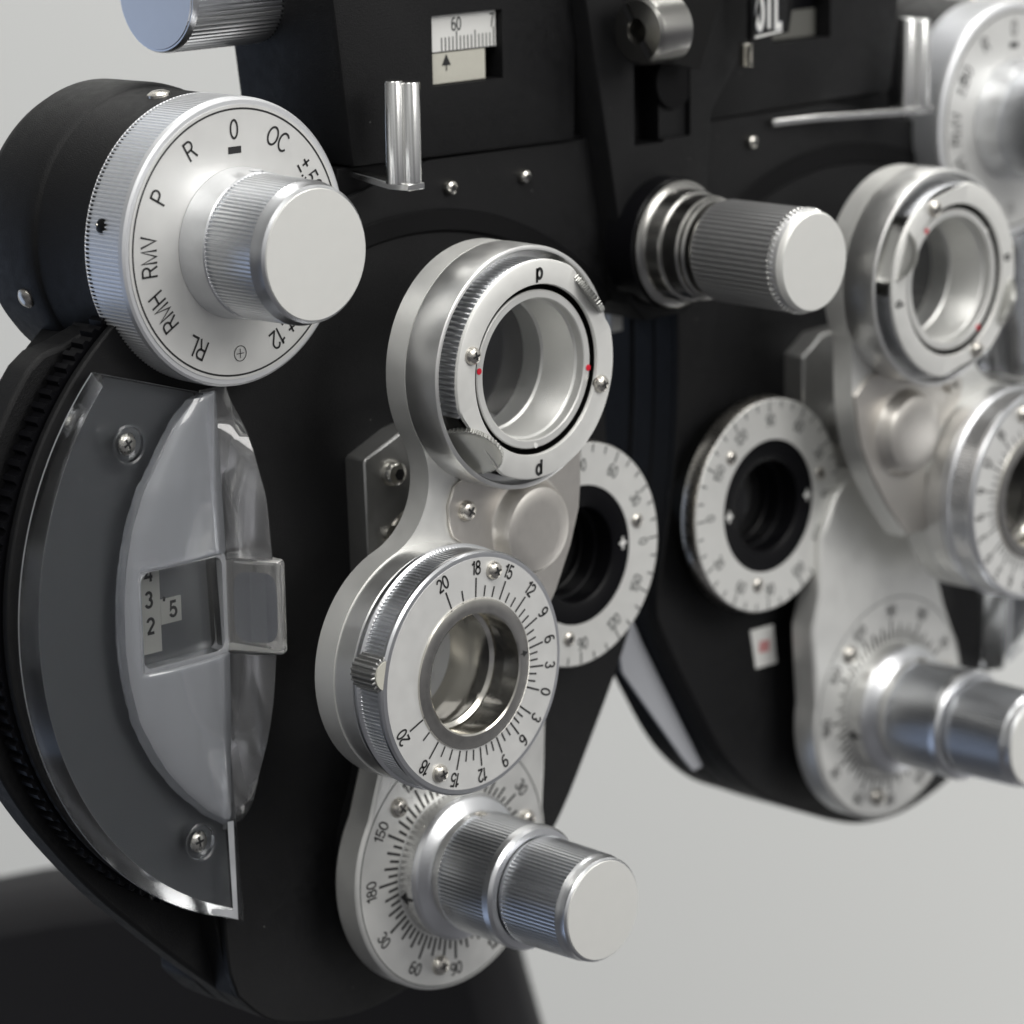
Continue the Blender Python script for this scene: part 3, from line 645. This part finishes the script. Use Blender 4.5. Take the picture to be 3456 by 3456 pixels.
    link('axis_dot', tomesh(bm), 'white', cr_)
    # thumb wheels of the cross cylinder
    for wa in ((228, 48) if not mir else (292, 112)):
        a = math.radians(wa); dr = Vector((math.sin(a), 0, math.cos(a)))
        ax = (dr*.93+Vector((0, -.36, 0))).normalized(); u = Vector((0, 1, 0)).cross(ax).normalized(); v = ax.cross(u)
        rev('flip_wheel', Vector((JC[0], -2.26, JC[2]))+dr*(1.93), [(0, .055), (.45, .06), (.56, .07), (.60, .09), (.62, .09, .04), (.62, .0, .04), (.58, -.02), (.3, -.05), (0, -.05)], 'wheel', cr_, n=176, frame=(u, v, ax))
    # --- rotary prism
    kc2 = T(*K); KC = (kc2[0], 0, kc2[1])
    rp = rev('rotary_prism', KC, [(2.22, -1.40), (2.24, -1.44), (2.24, -1.90), (2.18, -1.94), (2.20, -1.97), (2.29, -1.99), (2.31, -2.03), (2.31, -2.10), (2.27, -2.13), (2.26, -2.14, .03), (2.26, -2.60, .03), (2.27, -2.61), (2.285, -2.64), (2.285, -2.70), (2.25, -2.745), (2.20, -2.75), (1.40, -2.75)], 'knurl', H, n=720)
    rev('prism_barrel', KC, [(2.245, -1.42), (2.245, -1.89), (2.23, -1.91)], 'barrel', rp, n=96)
    rf_ = rev('dial_face', KC, [(2.17, -2.75), (2.17, -2.756), (1.40, -2.757)], 'dial', rp, n=120)
    ib = rev('inner_bezel', KC, [(1.42, -2.757), (1.41, -2.79), (1.38, -2.80), (1.16, -2.80), (1.13, -2.78), (1.12, -2.4), (1.16, -2.35), (1.16, -2.1), (1.08, -2.05), (1.08, -1.6), (1.14, -1.5), (1.14, -.93), (1.3, -.92)], 'nickel', rp, n=96)
    rev('lens_glass', KC, [(1.1, -2.0), (.6, -1.94), (0, -1.92)], 'lens2', rp, n=48)
    bm = bmesh.new(); c2 = (KC[0], KC[2]); z0 = 112.0 if not mir else -112-12
    cum = [0, 15, 29.5, 46, 63.5, 84, 109, 134]
    for sg in (1, -1):
        for i, v in enumerate(cum):
            s = ('0', '3', '6', '9', '12', '15', '18', '20')[i]; a = z0-sg*v
            if i == 0 and sg < 0: continue
            tick(bm, c2, -2.762, 1.44, 1.80, a, .036)
            x, z = pol(c2, 1.985, a); put(bm, s, x, -2.762, z, .262, a, .88, .155)
            if i < 7:
                m_ = 3 if i < 6 else 2; b = cum[i+1]
                for k in range(1, m_): tick(bm, c2, -2.762, 1.44, 1.645, z0-sg*(v+(b-v)*k/m_), .034)
    b2_ = bmesh.new(); tri(b2_, *(lambda q: (q[0], -2.806, q[1]))(pol(c2, 1.27, 84)), .11, 84); inkobj('arrow', b2_, 'ink', ib)
    inkobj('dial_lettering', bm, 'ink', rf_)
    for a in (16, -151): x, z = pol(c2, 1.93, a if not mir else -a); screw((x, -2.76, z), .175, rp, m='nickel2', ang=15, h=.12)
    # small pinion in a notch of the rim
    pa = -79 if not mir else 79
    q = pol(c2, 2.20, pa)
    rev('pinion', (q[0], 0, q[1]), [(.1, -2.12), (.30, -2.13), (.34, -2.14, .06), (.34, -2.70, .06), (.28, -2.73), (0, -2.73)], 'steel', rp, n=80)
    seg = [pol(q, .27, pa-75+150*k/24) for k in range(25)]
    ext('pinion_cap', seg[::-1] if not mir else seg, -2.765, -2.72, 'cream', rp, bevel=0)
    # --- cover screws
    for x, z in ((-5.35, 8.02), (-3.22, 7.98) if False else (-1.5, 7.35), (-3.65, 7.55)):
        if x == -5.35: continue
        pass
    for px, py in ((1517, 632), (1768, 595))[1 if mir else 0:]:
        p = P(px, py, .93); screw((X(p.x), .93, p.z), .155 if py > 600 else .15, H, 'hex', m='nickel', h=.12)
    return H, X
Hl, Xl = head(False, 'black lens head in sharp focus, beside the clear shield and RMV dial', 0)
Hr, Xr = head(True, 'blurred black lens head beyond the centre bracket, with a small white and red sticker', -8)

# right head extras: small white sticker
def ext_parent(name, pts, y0, y1, m, parent, **kw): return ext(name, pts, y0, y1, m, parent, **kw)
stk = ext('sticker', [(6.17, -2.99), (6.92, -3.0), (7.04, -3.89), (6.35, -3.88)], .935, .948, 'white', Hr, bevel=0)
bm = bmesh.new(); bar(bm, 6.62, .930, -3.43, .34, .26, 5); inkobj('sticker_print', bm, mat('faded_red', (.55, .25, .25)), stk)
# pale plastic guard along the nose side of the right head
g = ext('nose_guard', [(2.55, -2.0), (3.0, -2.05), (3.35, -2.75), (5.25, -5.95), (4.95, -5.98), (4.6, -5.6), (2.75, -3.3)], 1.5, 1.56, 'barc', Hr, bevel=.01)


# ================================================================== UPPER HOUSINGS (one per side)
def housing(mir):
    X = (lambda x: 2*MID-x) if mir else (lambda x: x)
    def mp(pts):
        q = [(X(x), z) for x, z in pts]; return q[::-1] if mir else q
    H = thing('slide_housing', ('black slide housing over the %s lens head, ' % ('right' if mir else 'left'))+('blurred, behind the OIL tab' if mir else 'with sharp window scale reading 60'), 'housing', (X(-2.5), 1.5, 8.2), 'upper housings of the phoropter')
    pts = [(-5.02, 8.22), (.9, 8.12), (1.1, 14), (-5.75, 14)]
    b = ext('housing_body', mp(pts), .85, 3.9, 'black', H, bevel=.10)
    wx = (X(-2.02))
    cut(b, (wx, .85, 10.2), (1.86, 1.3, 1.32))
    ext('window_recess', mp([(-2.98, 9.5), (-1.05, 9.5), (-1.05, 10.9), (-2.98, 10.9)]), 1.40, 1.46, 'pit', H, bevel=0)
    yy = .28 if mir else 0
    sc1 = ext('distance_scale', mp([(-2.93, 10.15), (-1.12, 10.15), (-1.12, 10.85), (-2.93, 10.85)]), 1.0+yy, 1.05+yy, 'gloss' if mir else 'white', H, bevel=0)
    sc2 = ext('index_plate', mp([(-2.93, 9.56), (-1.44, 9.56), (-1.44, 10.13), (-2.93, 10.13)]), .98+yy, 1.05+yy, 'dim' if mir else 'cream', H, bevel=0)  # right window plates darkened: recess shade put into their colour
    bm = bmesh.new()
    if not mir:
        for k in range(-4, 12):
            x = -2.17+k*.0985*1.0
            h = .36 if k % 10 == 0 else (.34 if k % 5 == 0 else .26)
            if -2.9 < x < -1.13: bar(bm, x, .992, 10.16+h/2, .027, h)
        put(bm, '60', -2.17, .992, 10.655, .26, 0, .8, .13); put(bm, '7', -1.22, .992, 10.655, .26, 0, .8, .13)
        bar(bm, -2.03, .992, 10.155, 1.78, .012)
        inkobj('scale_marks', bm, 'ink2', sc1); bm = bmesh.new()
        tri(bm, -2.47, .974, 9.95, .2, 0); inkobj('index_arrow', bm, 'ink', sc2)
    else:
        bm.free()
    # flange under the housing
    ext('flange', mp([(-5.3, 7.3), (1.9, 7.3), (1.9, 8.2), (-5.2, 8.2)]), 1.1, 3.2, 'black2', H, bevel=.03)
    # knurled adjusting knob on the side
    fr = (Vector((0, 1, 0)), Vector((0, 0, 1)), Vector((-1, 0, 0)) if not mir else Vector((1, 0, 0)))
    kk = rev('levelling_knob', (X(-5.2), 3.3, 11.50), [(1.0, -.3), (1.08, 0), (1.1, .05, .05), (1.1, 2.25, .05), (1.1, 2.26), (1.09, 2.33), (1.06, 2.38), (0, 2.39)], 'knurl', H, n=280, frame=fr)
    rev('knob_cap', (X(-5.2), 3.3, 11.50), [(1.03, 2.38), (1.02, 2.40), (0, 2.41)], 'blueface', kk, n=60, frame=fr)
    # clear handle: two pins on a flat lever
    px = X(-4.62)
    bm = bmesh.new()
    lathe(bm, (px+.15, -.12, 0), [(.20, 7.98), (.20, 9.80), (.185, 9.83), (0, 9.835)], 48, 'z'); lathe(bm, (px-.14, 0.0, 0), [(.18, 7.98), (.18, 9.84), (.165, 9.87), (0, 9.875)], 48, 'z')
    lv = link('lever_grip', tomesh(bm), 'grip', H)
    bm = bmesh.new()
    a = Vector((px+.42, -.1)); 
    path = [(px+.32, -.30), (px-.10, -.30), (px-.22, .1), (px-.30, 1.7), (px+.0, 1.7), (px+.12, .2), (px+.32, .05)] if not mir else [(px+.42, -.30), (px-.30, -.30), (px-2.3, .55), (px-3.6, .75), (px-3.6, 1.0), (px-2.2, .95), (px-.2, .20), (px+.42, .10)]
    zz = lambda y: 0 if mir else .22*max(0, y-.05)/1.6
    A = [bm.verts.new((x, y, 7.84+zz(y))) for x, y in path]; B = [bm.verts.new((x, y, 7.98+zz(y))) for x, y in path]
    bm.faces.new(A); bm.faces.new(B[::-1])
    for i in range(len(A)): bm.faces.new((A[i], B[i], B[(i+1) % len(A)], A[(i+1) % len(A)]))
    link('lever', tomesh(bm), 'grip', H, bevel=.02)
    return H
housing(False); housing(True)

# ================================================================== CENTRE BRACKET
B_ = thing('centre_bracket', 'black centre bracket with one big knurled silver knob between the lens heads', 'bracket', (2.85, .5, 4.5))
bb = ext('bracket_plate', [(.62, 14), (.80, 10.9), (1.45, 7.6), (1.98, 4.75), (2.4, 4.35), (3.7, 4.35), (4.17, 4.7), (4.25, 6.5), (4.45, 8.4), (5.8, 10.0), (6.1, 14)], .42, 2.3, 'black', B_, bevel=.08)
cut(bb, (2.55, .42, 8.80), (.85, 1.3, 1.75)); cut(bb, (3.3, .42, 8.75), (.95, .26, 1.55))
rev('cover_disc', (3.35, 0, 9.1), [(.55, .55), (.54, .44), (0, .435)], 'black2', B_, n=48)
KZ = 5.92
mk = rev('spacing_knob', (MID, 0, KZ), [(.86, -1.25), (.98, -1.3), (1.02, -1.42, .055), (1.03, -3.36, .055), (1.03, -3.37), (1.01, -3.42), (.99, -3.46), (.97, -3.60), (.93, -3.65), (0, -3.66)], 'gun', B_, n=232)
rev('knob_cap', (MID, 0, KZ), [(.985, -3.45), (.98, -3.60), (.94, -3.665), (0, -3.675)], 'cap', mk, n=80)
rev('knurl_band', (MID, 0, KZ), [(1.035, -3.32), (1.045, -3.33, .05), (1.045, -3.40, .05), (1.0, -3.44)], 'bright', mk, n=232)
rev('knob_base', (MID, 0, KZ), [(1.31, .7), (1.32, .45), (1.33, -.02), (1.30, -.06)], 'gloss', mk, n=96)
rev('knob_collar', (MID, 0, KZ), [(1.29, 0), (1.28, -.12), (1.23, -.17), (1.14, -.20), (1.12, -.24), (1.12, -.52), (1.10, -.56), (1.05, -.58), (1.04, -.94), (1.0, -.98), (1.02, -1.03), (1.01, -1.08), (.97, -1.12), (.84, -1.14), (.82, -1.3)], 'collar', mk, n=96)
box('gap_wall_patch', (3.38, 2.3, 3.75), (3.72, 2.5, 4.65), 'white', B_, bevel=.03)  # added white block in place of the pale wall seen through the gap
# nickel clamp screw pointing to the left
fr = (Vector((0, 1, 0)), Vector((0, 0, 1)), Vector((-1, 0, 0)))
cs = rev('clamp_screw', (2.02, -.5, 10.32), [(.68, -.1), (.68, .62), (.67, .70), (.60, .76), (.25, .78), (.22, .70), (.21, .2), (0, .2)], 'collar', B_, n=64, frame=fr)
bm = bmesh.new()
for s in (1, -1):
    c_ = Vector((1.228, -.5, 10.32)); d_ = Vector((0, .55, .8)).normalized()*s; e2 = Vector((0, .8, -.55)).normalized()
    bm.faces.new([bm.verts.new(c_+d_*a+e2*b) for a, b in ((.24, -.07), (.60, -.07), (.60, .07), (.24, .07))])
inkobj('screw_slot', bm, 'ink', cs)  # slot is drawn flat, its inner shade as dark colour
ext('clamp_flap', [(2.1, 11.5), (1.9, 9.9), (2.6, 9.55), (3.5, 9.37), (4.5, 11.5)], -.12, .12, 'pit', B_, bevel=.02)

# ================================================================== OIL TAB hanging over the right housing
T_ = thing('oil_tab', 'small black tab with white OIL lettering hanging on a thin wire at the top', 'tab', (5.4, -.3, 9.9))
p0 = P(2525, 118, -.2)
ext('tab_plate', [(4.9, 9.82), (4.9, 11.2), (6.4, 11.2), (6.1, 9.9)], -.2, -.1, 'black2', T_, bevel=.02)
lab = ext('tab_label', [(4.95, 9.90), (4.95, 11.0), (6.1, 11.0), (6.0, 9.95)], -.215, -.2, 'black', T_, bevel=0)
bm = bmesh.new(); [put(bm, c_, x_, -.235, 10.36, .66, 0, .62, .27) for c_, x_ in (('0', 5.16), ('I', 5.44), ('L', 5.72))]; inkobj('lettering', bm, 'barc', lab)
bm = bmesh.new(); [put(bm, c_, x_, -.240, 10.36, .66, 0, .60, .19) for c_, x_ in (('0', 5.16), ('I', 5.44), ('L', 5.72))]; inkobj('lettering', bm, 'white', lab)
bm = bmesh.new(); bm.faces.new([bm.verts.new(v) for v in ((5.02, -.225, 9.86), (5.86, -.225, 9.93), (5.86, -.225, 9.97), (5.02, -.225, 9.91))]); inkobj('label_edge', bm, 'white', lab)
bm = bmesh.new(); pr = []
for i in range(6): pr += [(.17, 9.32+i*.085), (.125, 9.36+i*.085)]
lathe(bm, (4.86, -.12, 0), [(0, 9.30)]+pr+[(0, 9.82)], 24, 'z'); link('threaded_stud', tomesh(bm), 'nickel', T_, angle=10)
cu = bpy.data.curves.new('w', 'CURVE'); cu.dimensions = '3D'; cu.bevel_depth = .025; s_ = cu.splines.new('NURBS')
wpt = [(5.25, -.3, 11.6), (5.12, -.3, 10.8), (4.92, -.3, 10.1), (4.72, -.3, 9.6), (4.75, -.28, 9.36), (5.0, -.2, 9.3)]
s_.points.add(len(wpt)-1)
for i, p in enumerate(wpt): s_.points[i].co = (*p, 1)
s_.use_endpoint_u = True; s_.order_u = 4
o = bpy.data.objects.new('w', cu); C.objects.link(o); bpy.context.view_layer.update()
me = bpy.data.meshes.new_from_object(o.evaluated_get(bpy.context.evaluated_depsgraph_get())); bpy.data.objects.remove(o)
link('wire', me, 'pit', T_)
